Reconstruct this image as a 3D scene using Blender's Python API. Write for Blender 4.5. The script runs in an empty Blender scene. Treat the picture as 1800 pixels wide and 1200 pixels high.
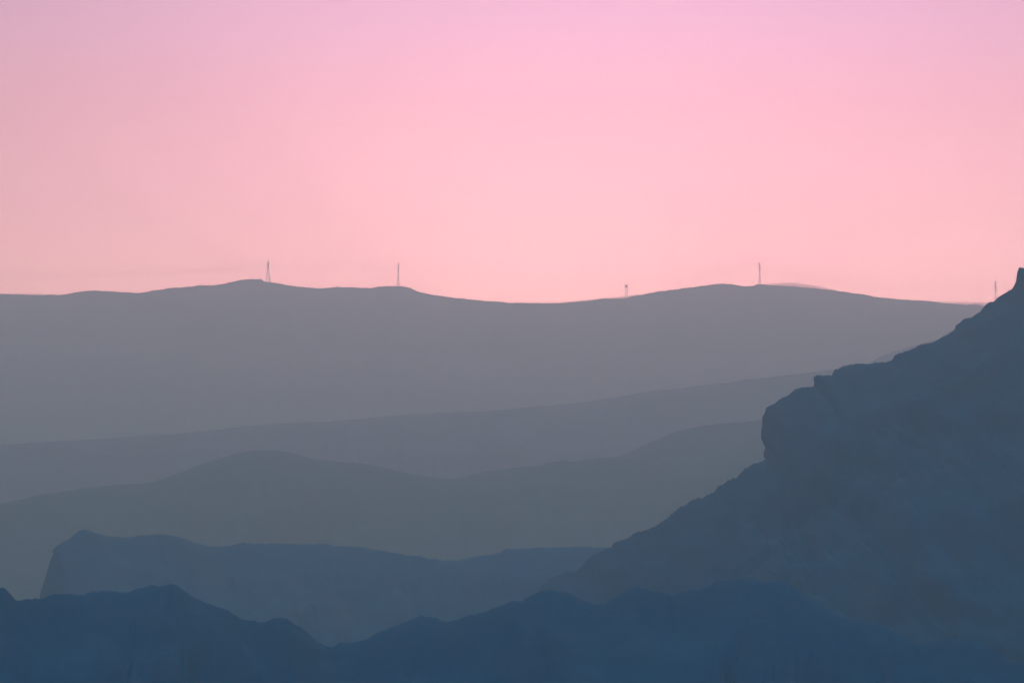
import bpy, math
import numpy as np
from mathutils import Vector, Matrix

# ---------------------------------------------------------------- camera
SC = bpy.context.scene
COL = SC.collection
R = math.radians
PITCH = R(2.5)
FOCAL = 200.0
K = (36.0 / 1800.0) / FOCAL            # radians-ish per photo pixel
cam = bpy.data.cameras.new('camera')
cam.lens = FOCAL; cam.sensor_width = 36.0; cam.sensor_fit = 'HORIZONTAL'
cam.clip_start = 1.0; cam.clip_end = 40000.0
camo = bpy.data.objects.new('camera', cam)
camo.rotation_euler = (math.pi / 2 + PITCH, 0, 0)
COL.objects.link(camo); SC.camera = camo

# ---------------------------------------------------------------- sky, sun, exposure
SUN_AZ = R(1.35)                       # to the right of the view axis
SUN_EL = R(0.8)                        # hidden behind the far ridge (which stands at about 3 degrees)
SUN_DIR = Vector((math.sin(SUN_AZ) * math.cos(SUN_EL), math.cos(SUN_AZ) * math.cos(SUN_EL), math.sin(SUN_EL)))
GLOW_DIR = Vector((math.sin(SUN_AZ), math.cos(SUN_AZ), math.sin(R(3.4)))).normalized()

W = bpy.data.worlds.new('World'); SC.world = W; W.use_nodes = True
nt = W.node_tree; nt.nodes.clear()
def node(kind, **kw):
    n = nt.nodes.new(kind)
    for k, v in kw.items(): setattr(n, k, v)
    return n
out = node('ShaderNodeOutputWorld'); bg = node('ShaderNodeBackground')
tc = node('ShaderNodeTexCoord'); sep = node('ShaderNodeSeparateXYZ')
nt.links.new(tc.outputs['Generated'], sep.inputs[0])
def sky_ramp(stops):
    r = node('ShaderNodeValToRGB'); r.color_ramp.interpolation = 'LINEAR'
    el = r.color_ramp.elements
    for i, (p, c) in enumerate(stops):
        e = el[i] if i < 2 else el.new(p)
        e.position = p; e.color = (*c, 1)
    nt.links.new(sep.outputs['Z'], r.inputs[0]); return r
# towards the sunset: pink afterglow, mauve above it, dusk blue overhead
west = sky_ramp([(0.000, (2.55, 1.92, 2.10)),
                 (0.050, (2.32, 1.76, 2.01)),
                 (0.066, (1.70, 1.03, 1.44)),
                 (0.084, (1.28, 0.62, 1.10)),
                 (0.104, (0.98, 0.50, 1.17)),
                 (0.250, (1.20, 0.96, 0.78)),
                 (0.450, (1.00, 1.12, 0.70)),
                 (0.750, (0.12, 0.80, 1.15)),
                 (1.000, (0.04, 0.74, 1.35))])
# away from it: blue dusk sky
east = sky_ramp([(0.000, (0.01, 0.80, 1.70)),
                 (1.000, (0.04, 0.74, 1.35))])
hd = node('ShaderNodeVectorMath', operation='DOT_PRODUCT'); hd.inputs[1].default_value = (math.sin(SUN_AZ), math.cos(SUN_AZ), 0)
nt.links.new(tc.outputs['Generated'], hd.inputs[0])
fr = node('ShaderNodeMapRange', interpolation_type='SMOOTHSTEP')
fr.inputs['From Min'].default_value = -0.1; fr.inputs['From Max'].default_value = 0.75
nt.links.new(hd.outputs['Value'], fr.inputs['Value'])
ramp = node('ShaderNodeMix', data_type='RGBA')
nt.links.new(fr.outputs[0], ramp.inputs[0]); nt.links.new(east.outputs[0], ramp.inputs[6]); nt.links.new(west.outputs[0], ramp.inputs[7])
# aureole round the sun that has just gone behind the ridge
dot = node('ShaderNodeVectorMath', operation='DOT_PRODUCT'); dot.inputs[1].default_value = GLOW_DIR
nt.links.new(tc.outputs['Generated'], dot.inputs[0])
ma = node('ShaderNodeMath', operation='MULTIPLY_ADD'); ma.inputs[1].default_value = 168.0; ma.inputs[2].default_value = -168.0
nt.links.new(dot.outputs['Value'], ma.inputs[0])
ex = node('ShaderNodeMath', operation='EXPONENT'); nt.links.new(ma.outputs[0], ex.inputs[0])
gl = node('ShaderNodeMath', operation='MULTIPLY_ADD'); gl.inputs[1].default_value = 0.60; gl.inputs[2].default_value = 0.42
nt.links.new(ex.outputs[0], gl.inputs[0])
mul = node('ShaderNodeVectorMath', operation='SCALE')
nt.links.new(ramp.outputs[2], mul.inputs[0]); nt.links.new(gl.outputs[0], mul.inputs['Scale'])
sky = node('ShaderNodeTexSky', sky_type='NISHITA')
sky.sun_disc = False; sky.sun_elevation = SUN_EL; sky.sun_rotation = SUN_AZ
nk = node('ShaderNodeVectorMath', operation='SCALE'); nk.inputs['Scale'].default_value = 0.02
nt.links.new(sky.outputs[0], nk.inputs[0])
add = node('ShaderNodeVectorMath', operation='ADD')
nt.links.new(mul.outputs[0], add.inputs[0]); nt.links.new(nk.outputs[0], add.inputs[1])
nt.links.new(add.outputs[0], bg.inputs[0]); bg.inputs[1].default_value = 1.0
nt.links.new(bg.outputs[0], out.inputs[0])

sl = bpy.data.lights.new('sun', 'SUN'); sl.energy = 0.5; sl.angle = R(0.5); sl.color = (1.0, 0.72, 0.62)
so = bpy.data.objects.new('sun', sl); COL.objects.link(so)
so.rotation_euler = (-SUN_DIR).to_track_quat('-Z', 'Y').to_euler(); so.location = (0, -200, 600)

SC.view_settings.view_transform = 'Standard'; SC.view_settings.look = 'None'
SC.view_settings.exposure = 0.0; SC.view_settings.gamma = 1.0
SC.render.engine = 'CYCLES'
SC.cycles.use_denoising = True
SC.cycles.max_bounces = 4; SC.cycles.diffuse_bounces = 2; SC.cycles.volume_bounces = 3
SC.cycles.transparent_max_bounces = 8

HAZE_DENSITY = 0.00026
HAZE_COLOR = (0.67, 0.94, 1.00)
HAZE_G = 0.86

# ---------------------------------------------------------------- helpers
FLOOR_Z = -120.0
FWD = np.array([0, math.cos(PITCH), math.sin(PITCH)])
UPV = np.array([0, -math.sin(PITCH), math.cos(PITCH)])
def at(u, v, Y):
    """photo pixel -> point at ground distance Y in front of the camera"""
    u = np.asarray(u, float); v = np.asarray(v, float)
    d = FWD[None] + ((u - 900) * K).reshape(-1, 1) * np.array([[1., 0, 0]]) + ((600 - v) * K).reshape(-1, 1) * UPV[None]
    return d * (np.broadcast_to(np.asarray(Y, float), u.reshape(-1).shape) / d[:, 1])[:, None]

def mat(name, build):
    m = bpy.data.materials.new(name); m.use_nodes = True
    b = m.node_tree.nodes['Principled BSDF']; b.inputs['Roughness'].default_value = 0.95
    b.inputs['Specular IOR Level'].default_value = 0.1
    build(m.node_tree, b); return m
def plain(c, rough=0.8, metal=0.0):
    def f(t, b):
        n = t.nodes.new('ShaderNodeTexNoise'); n.inputs['Scale'].default_value = 2.0; n.inputs['Detail'].default_value = 3
        tc = t.nodes.new('ShaderNodeTexCoord'); t.links.new(tc.outputs['Object'], n.inputs['Vector'])
        r = t.nodes.new('ShaderNodeValToRGB')
        r.color_ramp.elements[0].position = 0.3; r.color_ramp.elements[1].position = 0.7
        r.color_ramp.elements[0].color = (*[x * 0.8 for x in c], 1); r.color_ramp.elements[1].color = (*[min(1, x * 1.2) for x in c], 1)
        t.links.new(n.outputs['Fac'], r.inputs[0]); t.links.new(r.outputs[0], b.inputs['Base Color'])
        b.inputs['Roughness'].default_value = rough; b.inputs['Metallic'].default_value = metal
    return f
def earth(dark, mid, light, s1, s2, stretch=1.0, bump=0.4, bd=1.0):
    """dry hillside: soil, rock outcrops and thin grass as patches in the terrain's own metres"""
    def f(t, b):
        tc = t.nodes.new('ShaderNodeTexCoord'); mp = t.nodes.new('ShaderNodeMapping')
        mp.inputs['Scale'].default_value = (1, 1, stretch)
        t.links.new(tc.outputs['Object'], mp.inputs[0])
        n1 = t.nodes.new('ShaderNodeTexNoise'); n1.inputs['Scale'].default_value = s1; n1.inputs['Detail'].default_value = 8; n1.inputs['Roughness'].default_value = 0.62
        n2 = t.nodes.new('ShaderNodeTexNoise'); n2.inputs['Scale'].default_value = s2; n2.inputs['Detail'].default_value = 6; n2.inputs['Roughness'].default_value = 0.7
        n2.inputs['Distortion'].default_value = 0.6
        t.links.new(mp.outputs[0], n1.inputs[0]); t.links.new(mp.outputs[0], n2.inputs[0])
        r1 = t.nodes.new('ShaderNodeValToRGB'); r1.color_ramp.elements[0].position = 0.36; r1.color_ramp.elements[1].position = 0.64
        r1.color_ramp.elements[0].color = (*dark, 1); r1.color_ramp.elements[1].color = (*mid, 1)
        r2 = t.nodes.new('ShaderNodeValToRGB'); r2.color_ramp.elements[0].position = 0.56; r2.color_ramp.elements[1].position = 0.70
        t.links.new(n1.outputs['Fac'], r1.inputs[0]); t.links.new(n2.outputs['Fac'], r2.inputs[0])
        mx = t.nodes.new('ShaderNodeMix'); mx.data_type = 'RGBA'
        t.links.new(r2.outputs[0], mx.inputs[0]); t.links.new(r1.outputs[0], mx.inputs[6]); mx.inputs[7].default_value = (*light, 1)
        t.links.new(mx.outputs[2], b.inputs['Base Color'])
        bp = t.nodes.new('ShaderNodeBump'); bp.inputs['Strength'].default_value = bump; bp.inputs['Distance'].default_value = bd
        t.links.new(n1.outputs['Fac'], bp.inputs['Height']); t.links.new(bp.outputs[0], b.inputs['Normal'])
    return f
M = {
 'far':  mat('far_grassland', earth((.105,.10,.075), (.13,.122,.09), (.17,.158,.12), .006, .010, 1.5, .2, 3)),
 'mid':  mat('dry_hillside', earth((.115,.100,.098), (.138,.118,.115), (.18,.155,.145), .010, .018, 2.5, .2, 2)),
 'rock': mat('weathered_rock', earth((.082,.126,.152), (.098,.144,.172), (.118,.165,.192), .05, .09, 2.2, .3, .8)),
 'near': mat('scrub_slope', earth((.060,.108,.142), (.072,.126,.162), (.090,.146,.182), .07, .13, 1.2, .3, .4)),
 'floor': mat('valley_soil', earth((.07,.065,.05), (.11,.10,.08), (.17,.15,.12), .004, .008)),
 'steel': mat('galvanised_steel', plain((.16,.16,.165), .6, .3)),
 'wire': mat('weathered_cable', plain((.10,.10,.10), .6, .2)),
 'paint': mat('weathered_paint', plain((.07,.07,.075), .8)),
 'roof': mat('dark_sheet_metal', plain((.07,.07,.075), .7)),
 'glass': mat('dark_window', plain((.03,.035,.04), .2)),
 'fence': mat('galvanised_fence', plain((.20,.20,.20), .6, .2)),
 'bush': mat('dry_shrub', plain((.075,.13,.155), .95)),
}

def tag(o, label=None, cat=None, group=None, kind=None):
    for k, v in (('label', label), ('category', cat), ('group', group), ('kind', kind)):
        if v: o[k] = v
    return o
def link(name, me, material, parent=None, loc=None):
    if material and not me.materials: me.materials.append(material)
    o = bpy.data.objects.new(name, me); COL.objects.link(o)
    if parent: o.parent = parent
    if loc is not None: o.location = loc
    return o
def mesh(name, V, F, smooth=False):
    me = bpy.data.meshes.new(name); V = np.asarray(V, np.float32); F = np.asarray(F, np.int32)
    k = F.shape[1]
    me.vertices.add(len(V)); me.vertices.foreach_set('co', V.ravel())
    me.loops.add(F.size); me.loops.foreach_set('vertex_index', F.ravel())
    me.polygons.add(len(F)); me.polygons.foreach_set('loop_start', np.arange(len(F), dtype=np.int32) * k)
    if smooth: me.polygons.foreach_set('use_smooth', np.ones(len(F), bool))
    me.update(calc_edges=True); me.validate(); return me
def empty(name, loc):
    o = bpy.data.objects.new(name, None); COL.objects.link(o); o.location = loc; o.empty_display_size = 1; return o

BOXF = np.array([[0,3,2,1],[4,5,6,7],[0,1,5,4],[1,2,6,5],[2,3,7,6],[3,0,4,7]])
class Mb:
    """collects bars and blocks for one mesh"""
    def __init__(s): s.v = []; s.f = []; s.n = 0
    def _add(s, v): s.v.append(v); s.f.append(BOXF + s.n); s.n += 8
    def bar(s, a, b, w=0.1, w2=None):
        a = np.array(a, float); b = np.array(b, float); d = b - a; d /= np.linalg.norm(d)
        h = np.array([0, 0, 1.]) if abs(d[2]) < .9 else np.array([1., 0, 0])
        x = np.cross(d, h); x /= np.linalg.norm(x); y = np.cross(d, x); w2 = w if w2 is None else w2
        q = [(-1,-1),(1,-1),(1,1),(-1,1)]
        s._add(np.array([a + (x*i + y*j) * w/2 for i, j in q] + [b + (x*i + y*j) * w2/2 for i, j in q])); return s
    def box(s, c, d, top=1.0):
        c = np.array(c, float); d = np.array(d, float) / 2
        q = [(-1,-1),(1,-1),(1,1),(-1,1)]
        s._add(np.array([c + (i*d[0], j*d[1], -d[2]) for i, j in q] + [c + (i*d[0]*top, j*d[1]*top, d[2]) for i, j in q])); return s
    def me(s, name): return mesh(name, np.concatenate(s.v), np.concatenate(s.f))
    def obj(s, name, m, parent=None, loc=None): return link(name, s.me(name), m, parent, loc)

# smooth lattice noise, any number of octaves
def _hash(ix, iy, seed):
    h = (ix.astype(np.int64) * 374761393 + iy.astype(np.int64) * 668265263 + seed * 2147483647) & 0xffffffff
    h = ((h ^ (h >> 13)) * 1274126177) & 0xffffffff
    return ((h ^ (h >> 16)) & 0xffff) / 32767.5 - 1.0
def noise(x, y, seed=0):
    x0 = np.floor(x); y0 = np.floor(y); fx = x - x0; fy = y - y0
    fx = fx*fx*fx*(fx*(fx*6-15)+10); fy = fy*fy*fy*(fy*(fy*6-15)+10)
    a = _hash(x0, y0, seed); b = _hash(x0+1, y0, seed); c = _hash(x0, y0+1, seed); d = _hash(x0+1, y0+1, seed)
    return (a*(1-fx)+b*fx)*(1-fy) + (c*(1-fx)+d*fx)*fy
def fbm(x, y, seed=0, oct=5, gain=.5):
    s = 0; a = 1.0
    for o in range(oct):
        s = s + a * noise(x * 2**o + 17.3*o, y * 2**o - 9.1*o, seed + o); a *= gain
    return s

def polyline(pts, step, sigma):
    p = np.array(pts, float); seg = np.hypot(*np.diff(p, axis=0).T); L = np.concatenate([[0], np.cumsum(seg)])
    n = int(L[-1] / step) + 1; t = np.linspace(0, L[-1], n)
    q = np.stack([np.interp(t, L, p[:, 0]), np.interp(t, L, p[:, 1])], 1)
    if sigma > 0:
        r = int(3 * sigma / step) + 1; k = np.exp(-.5 * (np.arange(-r, r+1) * step / sigma)**2); k /= k.sum()
        q = np.stack([np.convolve(np.pad(q[:, i], r, mode='reflect', reflect_type='odd'), k, 'valid') for i in (0, 1)], 1)
    return q

def ridge(name, label, pts, Y, material, slope, S, round_r, step=1.5, sigma=3.0, jit=0.4, jit_wl=9.0, amp=6.0, wl=70.0,
          gully=5.0, gwl=45.0, rows=64, seed=1, back=None, reach=None, tilt=0.3, crags=0.0, lat=0.0, soft2=34, fade2=150):
    """one ridge: a crest line at its own distance, a front slope that falls towards the viewer
       and a back slope, both down below the valley floor"""
    px = polyline(pts, step, sigma)
    ridge_px = px.copy()
    arc = np.concatenate([[0], np.cumsum(np.hypot(*np.diff(px, axis=0).T))])
    px[:, 1] += jit * fbm(arc / jit_wl, arc * 0 + seed, seed, 4, .6)
    Yv = Y(px[:, 0]) if callable(Y) else np.full(len(px), float(Y))
    C = at(px[:, 0], px[:, 1], Yv)
    if reach:                                   # carry the crest on beyond the frame, coarsely
        for side in (-1, 1):
            e = C[0] if side < 0 else C[-1]
            xs = e[0] + side * np.linspace(10, reach, 150)
            rel = np.abs(xs - e[0])
            z = e[2] + 30 * fbm(rel / 600, rel*0 + seed, seed + 5, 4) * np.minimum(1, rel / 500) - 0.02 * rel
            z = FLOOR_Z - 5 + (z - FLOOR_Z + 5) * np.clip((reach - rel) / (reach * .25), 0, 1)
            ext = np.stack([xs, np.full_like(xs, e[1]), z], 1)
            C = np.concatenate([ext[::-1], C]) if side < 0 else np.concatenate([C, ext])
    n = len(C)
    L = np.concatenate([[0], np.cumsum(np.linalg.norm(np.diff(C, axis=0), axis=1))])
    rad = C[:, :2] / np.linalg.norm(C[:, :2], axis=1)[:, None]
    t = np.linspace(0, 1, rows)[1:]; s = S * t**1.7
    drop = slope * (np.sqrt(s*s + round_r**2) - round_r)
    def soft(sig):
        r = int(3 * sig) + 1; k = np.exp(-.5 * (np.arange(-r, r + 1) / sig)**2); k /= k.sum()
        return np.stack([np.convolve(np.pad(C[:, i], r, mode='edge'), k, 'valid') for i in range(3)], 1)
    C1, C2 = soft(6 / step), soft(soft2 / step)
    mpx = K * float(np.mean(C[:, 1]))            # the crest's fine teeth die out a little way down the slope
    w1 = np.clip(s / (14 * mpx), 0, 1)[:, None, None]; w2 = np.clip((s - 14 * mpx) / (fade2 * mpx), 0, 1)[:, None, None]
    Q = (C[None] * (1 - w1) + C1[None] * w1) * (1 - w2) + C2[None] * w2
    P = np.empty((rows, n, 3)); P[0] = C
    P[1:, :, :2] = Q[:, :, :2] - (rad - lat * np.stack([rad[:, 1], -rad[:, 0]], 1))[None] * s[:, None, None]
    P[1:, :, 2] = Q[:, :, 2] - drop[:, None]
    # relief: broad swells, gullies running down the slope, crags
    ss = np.concatenate([[0], s])[:, None]; LL = L[None, :] + 0 * ss
    Lw = LL + tilt * ss + .8 * gwl * fbm(LL / (gwl * 1.7), ss / (gwl * 1.7), seed + 40, 4)
    rl = amp * fbm(LL / wl, ss / wl, seed + 11, 5, .5)
    def cut(f, asp, sd):
        return np.maximum(0, 1 - np.sqrt(noise(Lw / gwl * f, ss / (gwl * asp) * f, sd)**2 + .012))
    gl = -gully * cut(1, 1.9, seed + 21)**1.6 - .45 * gully * cut(2.2, 1.6, seed + 22)**1.6 - .2 * gully * cut(4.7, 1.4, seed + 23)**1.6
    if crags:                                    # ledges dipping along the slope
        led = fbm(LL / (wl * .9) + .5 * ss / wl, ss / (wl * .22), seed + 31, 4, .55)
        rl = rl + crags * (np.abs(led) * 2 - 1)
    wgt = np.clip(ss / (4 * round_r + 12), 0, 1)**1.2
    D = (rl - np.max(rl[:1]) * 0 + gl) * wgt - 0.15 * amp * wgt
    nz = 1 / math.sqrt(1 + slope**2); nh = slope * nz
    P[:, :, 2] += D * nz
    P[:, :, :2] -= rad[None] * (D * nh)[:, :, None]
    # back slope
    bs = np.array([4., 9., 30., 90., 220., 420., 700.]) * (S / 700. if S > 700 else 1.0)
    bs[0], bs[1] = 4., 9.
    B = np.empty((len(bs), n, 3))
    for i, b in enumerate(bs):
        B[i, :, :2] = C[:, :2] + (rad + 1.3 * lat * np.stack([rad[:, 1], -rad[:, 0]], 1)) * b
        B[i, :, 2] = C[:, 2] - slope * .8 * (math.sqrt(b*b + round_r**2) - round_r) - .05
    if back is not None:
        g = back(C)                              # ground height just behind the crest
        B[0, :, 2] = np.minimum(B[0, :, 2], g); B[1, :, 2] = np.minimum(B[1, :, 2], g)
        B[2, :, 2] = np.minimum(B[2, :, 2], B[1, :, 2] - 2)
    G = np.concatenate([B[::-1], P]); G[:, :, 2] = np.maximum(G[:, :, 2], FLOOR_Z - 3)
    m = len(G); idx = np.arange(m * n).reshape(m, n)
    F = np.stack([idx[:-1, :-1], idx[1:, :-1], idx[1:, 1:], idx[:-1, 1:]], -1).reshape(-1, 4)
    o = link(name, mesh(name, G.reshape(-1, 3), F, True), material)
    tag(o, label, 'hill', None, 'structure')
    return o, ridge_px, C, G

# ---------------------------------------------------------------- crest lines read from the photograph
FAR = [(-120,520),(0,517),(67,518.5),(104,518.5),(120,515.5),(138,513),(156,510.7),(178,511.3),(222,513.3),(244,515),(267,510.7),(296,506.7),
 (316,505.3),(338,503.6),(347,501.3),(371,501.3),(387,499.6),(400,497),(416,493.8),(427,491.6),(449,490),(460,490.2),(464,493.8),(473,495.6),
 (485,497),(489,498),(495,497.8),(500,500.5),(533,503.8),(555,506.2),(571,506.9),(587,504),(622,505.3),(651,506.7),(664,503.8),(680,502.4),
 (698,502.4),(711,503.8),(720,506),(732,511.5),(747,515.5),(764,519),(800,523),(833,526.7),(851,529),(871,529.5),(898,531.8),(942,533),(987,533),
 (1000,531.5),(1035,528.6),(1051,525.2),(1089,525.2),(1100,524.2),(1115,520),(1133,517),(1155,512.7),(1178,510),(1200,507),(1217,505),(1243,501),
 (1263,499),(1283,499),(1297,501),(1314,502.7),(1326,502.7),(1329,500),(1345,500),(1372,501.8),(1405,504),(1409,505.8),(1437,507),(1441,508.4),
 (1468,510.4),(1483,512.6),(1505,516),(1523,518.8),(1550,522.7),(1582,526),(1647,530),(1669,533.6),(1695,535.3),(1727,536.4),(1760,537),(1850,534),(1960,528)]
SECOND = [(-150,792),(0,782),(60,777),(150,773),(230,767),(300,763),(360,757),(420,750),(500,744),(580,740),(650,734),(720,728),(800,724),(860,722),(900,718),(960,713),
 (1010,709),(1080,699),(1120,690),(1180,684),(1230,678),(1270,674),(1310,667),(1360,662),(1400,657),(1440,652),(1490,648),(1518,643),(1530,637),(1545,628),(1570,618.5),
 (1600,610),(1625,602),(1648,597),(1660,588),(1680,576),(1720,562),(1800,550),(1950,540)]
SPUR = [(960,850),(1020,830),(1060,815),(1092,801),(1112,791),(1140,779),(1165,768),(1182,760),(1210,753),(1240,748),(1270,744),(1300,742),(1340,738),(1420,730),(1540,722),(1700,715),(1900,712)]
HUMP = [(-150,905),(0,884),(40,877),(72,869),(110,864),(150,857),(190,853),(240,850),(270,846),(300,836),(330,825),(362,813),(395,803),(430,794),(455,791),(485,791),(505,795),
 (530,801),(560,807),(600,811),(645,816),(690,825),(730,835),(760,839),(795,842.5),(820,836),(850,830),(880,825),(910,820),(940,819),(960,813),(985,809),(997,809),(1008,812),
 (1040,806),(1070,803),(1092,803),(1120,808),(1180,825),(1260,850),(1400,900)]
BLUFF = [(-60,1420),(10,1240),(45,1130),(60,1085),(69,1052),(72,1038),(78,1020),(84,1000),(88,985),(94,974),(92,966),(102,957),(115,950),(124,945),(132,938),(141,931),(149,929),(158,932),
 (172,938),(185,941),(205,943),(222,944),(250,940),(275,938),(298,939),(312,942),(330,949),(348,955),(368,960),(388,960),(405,958),(428,953),(444,955),(480,955),(530,956),(558,955),(576,956),
 (588,960),(636,961),(665,966),(695,971),(715,975),(735,977),(752,981),(790,985),(808,984),(828,979),(860,974),(878,970),(888,964),(930,963),(960,962),(1010,960),(1075,962),(1160,966),(1300,975),(1500,990)]
CRAG = [(700,1205),(800,1140),(880,1085),(930,1047),(945,1037),(952,1028),(960,1020),(975,1012),(990,1007),(1007,1004),(1020,997),(1030,986),(1040,977),(1057,968),(1075,960),(1078,954),(1085,951),(1100,946),(1115,937),
 (1130,934),(1150,925),(1172,912),(1175,908),(1191,894),(1205,888),(1212,881),(1232,875),(1243,869),(1255,864),(1262,854),(1280,845),(1295,839),(1300,832),(1320,817),(1332,814),(1338,812),(1346,808),(1342.5,802),(1342,796),(1345.5,787),
 (1341,778),(1337.5,768),(1338.5,755),(1340,742),(1339.5,734),(1344,725),(1347,717),(1355,711),(1363,707),(1372,700),(1387,694),(1397,685),(1410,680),(1429,679),(1431.5,675),(1430,665),(1435,660.5),(1462,658.5),(1467,650),
 (1480,644),(1497,640),(1525,639),(1557,637),(1568,632),(1574,624),(1597,616),(1620,606),(1640,601),(1649,596),(1665,588),(1678,580),(1680,572),(1688,566),(1695,559),(1708,557),(1724,547),(1727,541),(1736,533),(1747,528),
 (1760,520),(1769,514),(1780,507),(1783,502),(1785,498),(1786.5,490),(1787.5,482),(1791,470.5),(1800,471.5),(1830,470),(1860,462),(1930,452),(2050,440)]
NEAR = [(-160,985),(-100,1000),(-40,1022),(0,1031),(8,1033),(16,1041),(29,1055),(37,1054),(48,1051),(67,1053),(80,1048),(93,1043),(120,1043),(144,1045),(160,1039),(192,1038),(227,1040),(237,1034),(256,1031),(267,1027),
 (283,1030),(301,1025),(315,1032),(336,1047),(357,1057),(381,1066),(400,1070),(408,1077),(424,1087),(440,1090),(447,1089),(457,1093),(467,1092),(482,1085),(502,1086),(512,1092),(535,1106),(550,1120),(572,1135),(585,1136),
 (596,1129),(612,1129),(637,1125),(655,1117),(675,1106),(720,1089),(735,1084),(739,1080),(750,1082),(770,1085),(780,1094),(790,1091),(812,1085),(830,1079),(850,1076),(875,1066),(900,1056),(917,1056),(932,1046),(955,1037),
 (972,1036),(982,1039),(997,1040),(1010,1047),(1030,1057),(1047,1062),(1062,1060),(1080,1050),(1095,1040),(1107,1034),(1120,1030),(1137,1036),(1165,1040),(1182,1047),(1195,1040),(1225,1035),(1247,1029),(1257,1021),(1282,1019),
 (1325,1019),(1345,1021),(1365,1019),(1387,1024),(1405,1035),(1425,1052),(1445,1066),(1470,1079),(1510,1092),(1542,1094),(1557,1102),(1580,1115),(1602,1124),(1625,1129),(1645,1124),(1665,1121),(1685,1124),(1710,1125),
 (1727,1131),(1742,1140),(1762,1150),(1775,1161),(1785,1167),(1800,1166),(1860,1150),(1960,1120)]

Y_FAR, Y_SECOND, Y_SPUR, Y_HUMP, Y_BLUFF, Y_CRAG, Y_NEAR = 7500., 4700., 3430., 3250., 1650., 1300., 760.

def bend(full, left, u0, u1, right=None, r0=0, r1=1):
    """crest distance along a ridge that swings towards the viewer at its ends"""
    def f(u):
        t = np.clip((u1 - np.asarray(u, float)) / (u1 - u0), 0, 1); y = full + (left - full) * t*t*(3-2*t)
        if right is not None:
            t = np.clip((np.asarray(u, float) - r0) / (r1 - r0), 0, 1); y = y + (right - full) * t*t*(3-2*t)
        return y
    return f
yfar = bend(Y_FAR, 7050., 150, 800)

# fence stretches on the far crest: top edge in photo pixels
FENCE_H = 5.0
FENCES = [
 ('low pale fence along the left end of the far crest', [(-40,515.4),(0,515.6),(60,516.6),(108,517.4)]),
 ('pale mesh fence dipping across the saddle beside the watchtower', [(905,531.3),(945,531.4),(985,531.3),(1035,526.2),(1067,523),(1095,520.8),(1111,519),(1135,516.3)]),
 ('arched mesh fence cresting the hill right of the slim pylon', [(1349,499.2),(1361,498),(1383,496.7),(1397,497),(1412,499),(1437,503.2),(1461,508.6),(1476,510.8)]),
 ('straight mesh fence running down to the dark crag', [(1649,529.6),(1670,530.4),(1695,531),(1742,532)]),
]
def crest_z(pts, x, Y):                       # height of a traced line at world x
    p = np.array(pts, float); q = at(p[:, 0], p[:, 1], Y)
    return np.interp(x, q[:, 0], q[:, 2])
def fence_ground(C):
    g = np.full(len(C), 1e9)
    for _, top in FENCES:
        q = at([a for a, b in top], [b for a, b in top], float(yfar(top[-1][0])) + 6.5)
        z = np.interp(C[:, 0], q[:, 0], q[:, 2], left=1e9, right=1e9)
        g = np.minimum(g, z - FENCE_H)
    return g

far, far_px, farC, farG = ridge('far_ridge', 'hazy far ridge carrying the pylons, fence and watchtower on its skyline', FAR, yfar, M['far'],
    .50, 1100, 22, step=1.6, sigma=.7, jit=.6, jit_wl=10, amp=14, wl=260, gully=16, gwl=170, rows=60, seed=3, back=fence_ground, reach=3300)
ridge('second_ridge', 'long even slope rising to the right below the far ridge', SECOND, bend(Y_SECOND, 4350., -50, 900), M['mid'],
    .42, 950, 22, step=2.2, sigma=4, jit=.6, jit_wl=30, amp=9, wl=190, gully=10, gwl=130, rows=56, seed=8, reach=1900)
ridge('spur_hill', 'rounded spur just behind the dark crag, above the humped hill', SPUR, Y_SPUR, M['mid'],
    .40, 700, 19, step=2.2, sigma=4, jit=.5, jit_wl=25, amp=6, wl=120, gully=7, gwl=85, rows=52, seed=14)
ridge('humped_hill', 'smooth hill with a rounded hump left of centre', HUMP, bend(Y_HUMP, 3020., -50, 800), M['mid'],
    .42, 700, 17, step=2.0, sigma=4, jit=.6, jit_wl=22, amp=7, wl=115, gully=7, gwl=76, rows=60, seed=19, reach=900)
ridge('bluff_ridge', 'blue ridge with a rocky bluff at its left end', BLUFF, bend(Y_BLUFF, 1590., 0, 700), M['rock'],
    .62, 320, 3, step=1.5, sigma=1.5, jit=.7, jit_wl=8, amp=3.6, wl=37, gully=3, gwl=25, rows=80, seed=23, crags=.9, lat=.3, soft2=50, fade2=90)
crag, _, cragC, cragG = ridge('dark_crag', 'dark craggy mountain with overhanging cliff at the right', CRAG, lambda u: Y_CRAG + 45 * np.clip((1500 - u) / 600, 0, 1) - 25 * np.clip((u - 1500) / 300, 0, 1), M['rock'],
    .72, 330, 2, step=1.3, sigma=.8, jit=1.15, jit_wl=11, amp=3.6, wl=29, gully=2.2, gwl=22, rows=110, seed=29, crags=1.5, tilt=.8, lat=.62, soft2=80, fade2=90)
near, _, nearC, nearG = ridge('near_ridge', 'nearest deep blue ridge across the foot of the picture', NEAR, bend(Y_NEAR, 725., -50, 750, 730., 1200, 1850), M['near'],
    .55, 220, 2, step=1.5, sigma=1.2, jit=1.1, jit_wl=12, amp=1.7, wl=17, gully=1.5, gwl=11, rows=80, seed=37, reach=350)

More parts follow.
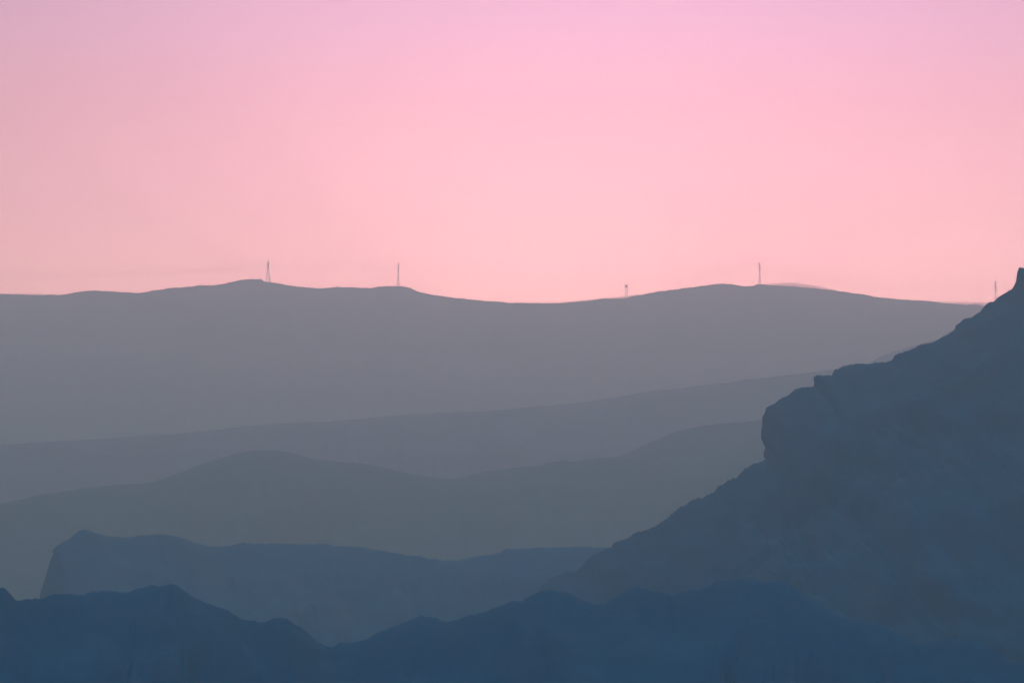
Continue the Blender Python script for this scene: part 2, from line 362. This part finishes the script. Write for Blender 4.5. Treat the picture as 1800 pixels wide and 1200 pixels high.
# valley floor, rising to the knoll on which the camera stands
gx = np.linspace(-4600, 4600, 140); gy = np.concatenate([np.linspace(-1800, -500, 20), np.linspace(-460, 700, 60), np.linspace(740, 9300, 80)])
X, Yg = np.meshgrid(gx, gy)
knoll_x = np.sign(X) * np.abs(X)
Z = FLOOR_Z + 6 * fbm(X / 400, Yg / 400, 71, 4) + 112 * np.exp(-((X / 210)**2 + ((Yg + 30) / 130)**2))
Z = np.minimum(Z, -2.2)
idx = np.arange(X.size).reshape(X.shape)
tag(link('valley_floor', mesh('valley_floor', np.stack([X, Yg, Z], -1).reshape(-1, 3),
    np.stack([idx[:-1, :-1], idx[:-1, 1:], idx[1:, 1:], idx[1:, :-1]], -1).reshape(-1, 4), True), M['floor']),
    'dry valley ground hidden between the ridges', 'ground', None, 'structure')

# ---------------------------------------------------------------- scrub on the two nearest slopes
def scrub(name, label, G, skip, count, smin, smax, seed):
    rng = np.random.default_rng(seed)
    m, n, _ = G.shape
    r = 7 + (rng.random(count)**1.1 * (m - 8) * .6).astype(int)
    c = rng.integers(skip, n - skip - 1, count)
    keep = fbm(c / 60., r / 9., seed + 3, 3) + .5 * rng.random(count) > .35
    r, c = r[keep], c[keep]; count = len(r)
    P = G[np.clip(r, 0, m - 1), c]
    leaves = 14
    s = smin + (smax - smin) * rng.random(count)**2.2
    off = rng.normal(size=(count, leaves, 3)); off /= np.linalg.norm(off, axis=2, keepdims=True)
    off *= rng.random((count, leaves, 1))**.5; off[:, :, 2] = np.abs(off[:, :, 2]) * .9
    ctr = P[:, None] + off * s[:, None, None] * np.array([.6, .6, .75])
    d1 = rng.normal(size=(count, leaves, 3)); d1 /= np.linalg.norm(d1, axis=2, keepdims=True)
    d2 = rng.normal(size=(count, leaves, 3)); d2 -= (d2 * d1).sum(2, keepdims=True) * d1; d2 /= np.linalg.norm(d2, axis=2, keepdims=True)
    w = s[:, None, None] * .24
    V = np.stack([ctr - d1*w - d2*w*.4, ctr + d1*w*.3 - d2*w*.8, ctr + d1*w*1.2, ctr + d2*w*.9], 2).reshape(-1, 3)
    F = np.arange(len(V)).reshape(-1, 4)
    tag(link(name, mesh(name, V, F), M['bush']), label, 'scrub', None, 'stuff')
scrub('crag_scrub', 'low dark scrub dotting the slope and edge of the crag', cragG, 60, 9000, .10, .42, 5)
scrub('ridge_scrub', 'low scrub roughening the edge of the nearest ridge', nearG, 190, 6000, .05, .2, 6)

# ---------------------------------------------------------------- the power line on the far crest
PXM = K * Y_FAR                               # metres per photo pixel at the far crest
def crest_at(u, Yo=0.0):
    Yd = float(yfar(u)); q = at([u], [0], Yd)[0]
    z = float(np.interp(q[0], farC[:, 0], farC[:, 2]))
    return Vector((q[0] * (Yd + Yo) / Yd, Yd + Yo, z))
QUAD = [(-1,-1),(1,-1),(1,1),(-1,1)]
def lattice(root, levels, leg_w, brace_w):
    """four legs and the bracing of a square lattice mast; levels = (height, half width)"""
    for i, j in QUAD:
        b = Mb()
        for (z0, h0), (z1, h1) in zip(levels[:-1], levels[1:]):
            b.bar((i*h0, j*h0, z0), (i*h1, j*h1, z1), leg_w * (1.5 if z0 > .55 * levels[-1][0] else .8))
        b.obj('leg', M['steel'], root)
    b = Mb()
    for k, ((z0, h0), (z1, h1)) in enumerate(zip(levels[:-1], levels[1:])):
        bw = brace_w * (1.6 if z0 > .55 * levels[-1][0] else .9)
        for a in range(4):
            (i0, j0), (i1, j1) = QUAD[a], QUAD[(a+1) % 4]
            if z0 > 0: b.bar((i0*h0, j0*h0, z0), (i1*h0, j1*h0, z0), bw)
            b.bar((i0*h0, j0*h0, max(z0, 0)), (i1*h1, j1*h1, z1), bw)
            b.bar((i1*h0, j1*h0, max(z0, 0)), (i0*h1, j0*h1, z1), bw)
    b.obj('lattice_bracing', M['steel'], root)
def insulator(parent, p):
    b = Mb().bar(p, (p[0], p[1], p[2] - 1.3), .06)
    for q in range(5): b.box((p[0], p[1], p[2] - .3 - .2*q), (.26, .26, .09), .7)
    b.obj('insulator', M['glass'], parent)

def pylon_wide(u, label, H):
    p = crest_at(u); root = empty('lattice_pylon', (p.x, p.y, p.z - .3))
    tag(root, label, 'pylon', 'pylons along the far skyline')
    root.rotation_euler.z = R(12)
    lv = [(-2.5, 3.5), (0, 3.1), (5, 2.3), (9, 1.8), (13.5, 1.35), (18, 1.05), (22, .95), (24.3, .9), (26.2, .9)]
    sc = H / 30.5; lv = [(z * sc, h * sc) for z, h in lv]
    lattice(root, lv, .32, .14)
    pk = Mb()
    for i, j in QUAD: pk.bar((i*.9, j*.9, 26.2*sc), (0, 0, 29.6*sc), .2)
    pk.bar((0, 0, 29.4*sc), (0, 0, H), .12); pk.obj('peak', M['steel'], root)
    tips = []
    for z in (18.2, 22.1, 25.6):
        z *= sc
        for sgn in (-1, 1):
            ln = 4.2
            a = Mb()
            a.bar((-.9, sgn*.9, z), (0, sgn*(ln+.9), z + .2), .22).bar((.9, sgn*.9, z), (0, sgn*(ln+.9), z + .2), .22)
            a.bar((-.9, sgn*.9, z + 1.1), (0, sgn*(ln+.9), z + .3), .16).bar((.9, sgn*.9, z + 1.1), (0, sgn*(ln+.9), z + .3), .16)
            for q in (.33, .66): a.bar((-.9*(1-q), sgn*(.9+ln*q), z), (.9*(1-q), sgn*(.9+ln*q), z), .1)
            o = a.obj('cross_arm', M['steel'], root); insulator(o, (0, sgn*(ln+.8), z))
            tips.append((0, sgn*(ln+.8), z - 1.3))
        deck = Mb().box((0, 0, z), (2.3, 2.3, .55)); deck.obj('diaphragm', M['steel'], root)
    rot = Matrix.Rotation(R(12), 3, 'Z'); b = Vector(root.location)
    T = [b + rot @ Vector(t) for t in tips]
    return {'earth': b + Vector((0, 0, H)), 'c': [T[5], T[2], T[1]], 'far': [T[4], T[3], T[0]]}

def pylon_slim(u, label, H, z_off=0.0, yoff=0.0, twin=False, base=None):
    p = base if base is not None else crest_at(u, yoff)
    root = empty('lattice_pylon', (p.x, p.y, p.z - .2 + z_off))
    tag(root, label, 'pylon', 'pylons along the far skyline')
    a0 = R(-8); root.rotation_euler.z = a0
    sc = H / 31.5
    lv = [(-2.5, 1.95), (0, 1.75), (4.5, 1.2), (9, .85), (13.5, .68), (18, .55), (22, .48), (25.5, .42), (28.5, .36), (30.3, .28)]
    lv = [(z * sc, h) for z, h in lv]
    lattice(root, lv, .30, .14)
    Mb().bar((0, 0, 30.2*sc), (0, 0, H), .3, .14).obj('peak', M['steel'], root)
    tips = []
    spec = [(22.6, -1), (26.0, 1), (29.4, -1)]
    if twin: spec = [(z, s) for z in (21.8, 23.8, 25.8, 29.4) for s in (-1, 1)]
    for z, sgn in spec:
        z *= sc; ln = 4.2 if not twin else 3.2
        dx, dy = sgn * .75 * ln, -sgn * .66 * ln
        a = Mb()
        for w in (-.4, .4):
            a.bar((sgn*.4, w, z), (dx, dy, z + .15), .42).bar((sgn*.36, w, z + .6), (dx, dy, z + .2), .3)
        a.bar((dx*.5, dy*.5 - .2, z + .05), (dx*.5, dy*.5 + .2, z + .5), .1)
        o = a.obj('cross_arm', M['steel'], root); insulator(o, (dx*.97, dy*.97, z))
        tips.append((dx*.97, dy*.97, z - 1.3))
    rot = Matrix.Rotation(a0, 3, 'Z'); b = Vector(root.location)
    T = [b + rot @ Vector(t) for t in tips]
    if twin: T = [T[0], T[3], T[6]]
    return {'earth': b + Vector((0, 0, H)), 'c': [T[2], T[1], T[0]]}

pZ = pylon_slim(-360, 'slim pylon beyond the left edge of the picture', 34)
pA = pylon_wide(472, 'wide-legged lattice pylon beside the small rocky top', 29.0)
pB = pylon_slim(700.5, 'slim lattice pylon on the rounded knoll left of centre', 31.5)
pD = pylon_slim(1334.5, 'slim lattice pylon on the flat step left of the arched fence', 29.5)
bE = crest_at(1748, 14); bE.z = at([1748], [541], Y_FAR + 14)[0][2]
pE = pylon_slim(1748, 'short pylon with paired arms rising behind the crag edge', 36.5, twin=True, base=bE)
pF = pylon_slim(2160, 'slim pylon beyond the right edge of the picture', 34)

def wire(name, a, b, sag, w, label):
    n = 40; t = np.linspace(0, 1, n)[:, None]
    P = np.array(a)[None] * (1 - t) + np.array(b)[None] * t; P[:, 2] -= (4 * sag * t * (1 - t))[:, 0]
    d = np.gradient(P, axis=0); d /= np.linalg.norm(d, axis=1)[:, None]
    x = np.cross(d, [0, 0, 1.]); x /= np.linalg.norm(x, axis=1)[:, None]; y = np.cross(d, x)
    V = np.stack([P + (x * math.cos(q) + y * math.sin(q)) * w / 2 for q in np.arange(5) * 2 * math.pi / 5], 1).reshape(-1, 3)
    F = [[i*5 + k, i*5 + (k+1) % 5, (i+1)*5 + (k+1) % 5, (i+1)*5 + k] for i in range(n - 1) for k in range(5)]
    tag(link(name, mesh(name, V, F), M['wire']), label, 'cable', 'cables of the power line')
ORD = ['upper', 'middle', 'lower']
for a, b, sag, span in ((pZ, pA, 12, 'left of the wide-legged pylon'), (pA, pB, 2.2, 'between the wide-legged pylon and the knoll pylon'),
                        (pB, pD, 20, 'across the saddle left of the flat-step pylon'), (pD, pE, 11, 'between the flat-step pylon and the crag-edge pylon'),
                        (pE, pF, 9, 'leaving the crag-edge pylon to the right')):
    wire('earth_wire', a['earth'], b['earth'], sag * .8, .11, 'thin topmost earth wire ' + span)
    for k in range(3):
        wire('power_cable', a['c'][k], b['c'][k], sag, .14, 'faint %s power cable %s' % (ORD[k], span))
for k in range(2):
    wire('power_cable', pZ['c'][k] + Vector((0, 6, -1)), pA['far'][k], 13.5, .14, 'faint %s rear power cable left of the wide-legged pylon' % ('upper', 'lower')[k])

# ---------------------------------------------------------------- watchtower
p = crest_at(1100.3, 2.0)
wt = empty('watchtower', (p.x, p.y, p.z - .6)); tag(wt, 'open-frame watchtower with a boxy cabin on top, in the saddle', 'watchtower')
LH = 14.6
for i, j in QUAD: Mb().bar((i*1.75, j*1.75, -2), (i*1.45, j*1.45, LH), .34).obj('leg', M['steel'], wt)
lvl = [2.2, 4.6, 7.0, 9.4, 11.8]
for z in lvl:
    h = 1.75 - .3 * z / LH; b = Mb()
    for a in range(4):
        (i0, j0), (i1, j1) = QUAD[a], QUAD[(a+1) % 4]; b.bar((i0*h, j0*h, z), (i1*h, j1*h, z), .24)
    b.obj('tie_frame', M['steel'], wt)
for j in (-1, 1):
    b = Mb()
    for z0, z1 in zip([0] + lvl, lvl + [LH]): b.bar((-1.6, j*1.6, z0), (1.6, j*1.6, z1), .09)
    b.obj('diagonal_bracing', M['steel'], wt)
b = Mb()
for s in (-.25, .25): b.bar((s, 1.95, -1), (s, 1.75, LH), .07)
for z in np.arange(.3, LH, .5): b.bar((-.25, 1.9, z), (.25, 1.9, z), .05)
b.obj('ladder', M['steel'], wt)
Mb().box((0, 0, LH + .15), (4.7, 4.7, .3)).obj('platform', M['paint'], wt)
for a in range(4):                              # boarded parapet round the platform
    (i0, j0), (i1, j1) = QUAD[a], QUAD[(a+1) % 4]
    d = (.12, 4.5, 1.7) if i0 == i1 else (4.26, .12, 1.7)
    Mb().box(((i0 + i1) * 1.12, (j0 + j1) * 1.12, LH + 1.15), d).obj('parapet', M['paint'], wt)
cab = Mb().box((0, 0, LH + 1.85), (3.3, 3.3, 3.1)).obj('cabin', M['paint'], wt)
for j in (-1, 1):
    for x in (-.8, .8): Mb().box((x, j*1.67, LH + 2.7), (1.2, .06, .9)).obj('window', M['glass'], cab)
Mb().box((0, 0, LH + 3.52), (4.0, 4.0, .24)).box((0, 0, LH + 3.87), (3.6, 3.6, .46), .25).obj('roof', M['roof'], wt)
Mb().bar((0, 0, LH + 4.0), (0, 0, LH + 5.2), .1).obj('aerial', M['steel'], wt)

# ---------------------------------------------------------------- mesh fences
BAY = 3.0
pm = Mb()
for k in range(1, 11): pm.bar((k * BAY / 11, 0, .1), (k * BAY / 11, 0, FENCE_H), .09)
for z in np.arange(.35, FENCE_H, .55): pm.bar((.05, .04, z), (BAY - .05, .04, z), .11)
panel_me = pm.me('mesh_panel'); post_me = Mb().box((0, 0, FENCE_H / 2 - .55), (.2, .2, FENCE_H + 1.3)).bar((0, 0, FENCE_H + .1), (0, -.5, FENCE_H + .5), .09).me('fence_post')
for me_ in (panel_me, post_me): me_.materials.append(M['fence'])
for label, top in FENCES:
    q = at([a for a, b in top], [b for a, b in top], float(yfar(top[-1][0])) + 6.5)
    n = int((q[-1, 0] - q[0, 0]) / BAY)
    root = empty('mesh_fence', (q[0, 0], q[0, 1], float(q[0, 2] - FENCE_H)))
    tag(root, label, 'fence', 'border fence stretches on the far crest')
    for i in range(n + 1):
        x = q[0, 0] + i * BAY; z = float(np.interp(x, q[:, 0], q[:, 2])) - FENCE_H - root.location.z
        link('post', post_me, None, root, (i * BAY, 0, z))
        if i < n:
            z2 = float(np.interp(x + BAY, q[:, 0], q[:, 2])) - FENCE_H - root.location.z
            pn = link('mesh_panel', panel_me, None, root)
            pn.matrix_basis = Matrix(((1, 0, 0, i * BAY), (0, 1, 0, 0), ((z2 - z) / BAY, 0, 1, z), (0, 0, 0, 1)))

# ---------------------------------------------------------------- small things on the far crest
def shrub_mesh(seed, s):
    rng = np.random.default_rng(seed); n = 90
    c = rng.normal(size=(n, 3)); c /= np.linalg.norm(c, axis=1)[:, None]; c *= rng.random((n, 1))**.4; c[:, 2] = np.abs(c[:, 2])
    c *= np.array([s, s, s * .8]) * (1 + .3 * rng.normal(size=(n, 1)) * .5)
    a = rng.normal(size=(n, 3)); a /= np.linalg.norm(a, axis=1)[:, None]; b = np.cross(a, rng.normal(size=(n, 3))); b /= np.linalg.norm(b, axis=1)[:, None]
    w = s * .24
    V = np.stack([c - a*w, c - b*w*.7, c + a*w, c + b*w*.7], 1).reshape(-1, 3)
    return mesh('crown', V, np.arange(len(V)).reshape(-1, 4))
SH = [shrub_mesh(k, 1.0) for k in range(4)]
for s_ in SH: s_.materials.append(M['bush'])
stem_me = Mb().bar((0, 0, -.6), (0, 0, .3), .16, .1).bar((0, 0, .2), (.3, .1, .6), .08).bar((0, 0, .2), (-.25, -.1, .65), .08).me('stem'); stem_me.materials.append(M['bush'])
def shrub(u, s, label, group, k):
    p = crest_at(u, -.5); r = empty('shrub', (p.x, p.y, p.z - .1)); tag(r, label, 'shrub', group)
    r.scale = (s, s, s); r.rotation_euler.z = k * 1.7
    link('crown', SH[k % 4], None, r); link('stem', stem_me, None, r)
shrub(593.5, 1.3, 'lone tiny shrub on the skyline between the two left pylons', None, 0)
shrub(869, 1.2, 'small shrub at the left end of the saddle', None, 1)
shrub(747, 1.1, 'small shrub on the shoulder right of the knoll pylon', None, 2)
rng = np.random.default_rng(4)
for k, u in enumerate(list(np.linspace(1160, 1262, 18) + rng.uniform(-2, 2, 18))):
    shrub(u, rng.uniform(.6, 1.2), 'one of the small shrubs dotted up the crest right of the watchtower', 'shrubs right of the watchtower', k)
for k, u in enumerate(list(np.linspace(1386, 1441, 12) + rng.uniform(-1.5, 1.5, 12))):
    shrub(u, rng.uniform(.7, 1.3), 'one of the small shrubs below the arched fence', 'shrubs below the arched fence', k + 1)
shrub(1314, .9, 'small shrub left of the flat-step pylon', None, 3)

def pole(u, H, label, arm):
    p = crest_at(u, 1.5); r = empty('utility_pole', (p.x, p.y, p.z - .3)); tag(r, label, 'pole')
    Mb().bar((0, 0, -1.2), (0, 0, H), .34, .22).obj('shaft', M['steel'], r)
    if arm:
        c = Mb().bar((-1.1, 0, H - .6), (1.1, 0, H - .6), .16).obj('cross_arm', M['steel'], r)
        for x in (-.95, .95): Mb().bar((x, 0, H - .55), (x, 0, H - .15), .16, .08).obj('insulator', M['glass'], c)
    else:
        Mb().box((0, 0, H + .1), (.6, .5, .3), .6).obj('lamp_head', M['steel'], r)
pole(1089.5, 4.0, 'short post just left of the watchtower', False)
pole(1699.5, 5.6, 'short plain post before the straight fence', False)
pole(1720, 9.6, 'taller thin pole with a small arm near the crag edge', True)
p = crest_at(1712.5, 1.0); r = empty('guard_hut', (p.x, p.y, p.z - .2)); tag(r, 'tiny block hut on the crest between two poles', 'hut')
Mb().box((0, 0, .85), (2.4, 2.2, 2.3)).obj('wall', M['paint'], r)
Mb().box((0, 0, 2.1), (2.8, 2.6, .2)).obj('roof', M['roof'], r)
d = Mb().box((.5, -1.13, .75), (.8, .06, 1.7)).obj('door', M['roof'], r); Mb().box((.25, -1.18, .75), (.06, .05, .15)).obj('handle', M['steel'], d)

# ---------------------------------------------------------------- haze: the air over the valleys
hm = bpy.data.materials.new('haze_air'); hm.use_nodes = True; t = hm.node_tree; t.nodes.clear()
o_ = t.nodes.new('ShaderNodeOutputMaterial'); pv = t.nodes.new('ShaderNodeVolumePrincipled')
pv.inputs['Color'].default_value = (*HAZE_COLOR, 1); pv.inputs['Density'].default_value = HAZE_DENSITY
pv.inputs['Anisotropy'].default_value = HAZE_G; pv.inputs['Absorption Color'].default_value = (1, 1, 1, 1)
t.links.new(pv.outputs[0], o_.inputs['Volume'])
top_z = max(float(farG[:, :, 2].max()), max(pX['earth'].z for pX in (pZ, pA, pB, pD, pE, pF))) + 8
hx, y0, y1, z0 = 4800, -2000, 9500, FLOOR_Z - 14
hz = link('haze', Mb().box((0, (y0 + y1) / 2, (z0 + top_z) / 2), (2 * hx, y1 - y0, top_z - z0)).me('haze'), hm)
tag(hz, 'thin bluish haze filling the valleys between the ridges', 'haze', None, 'stuff')
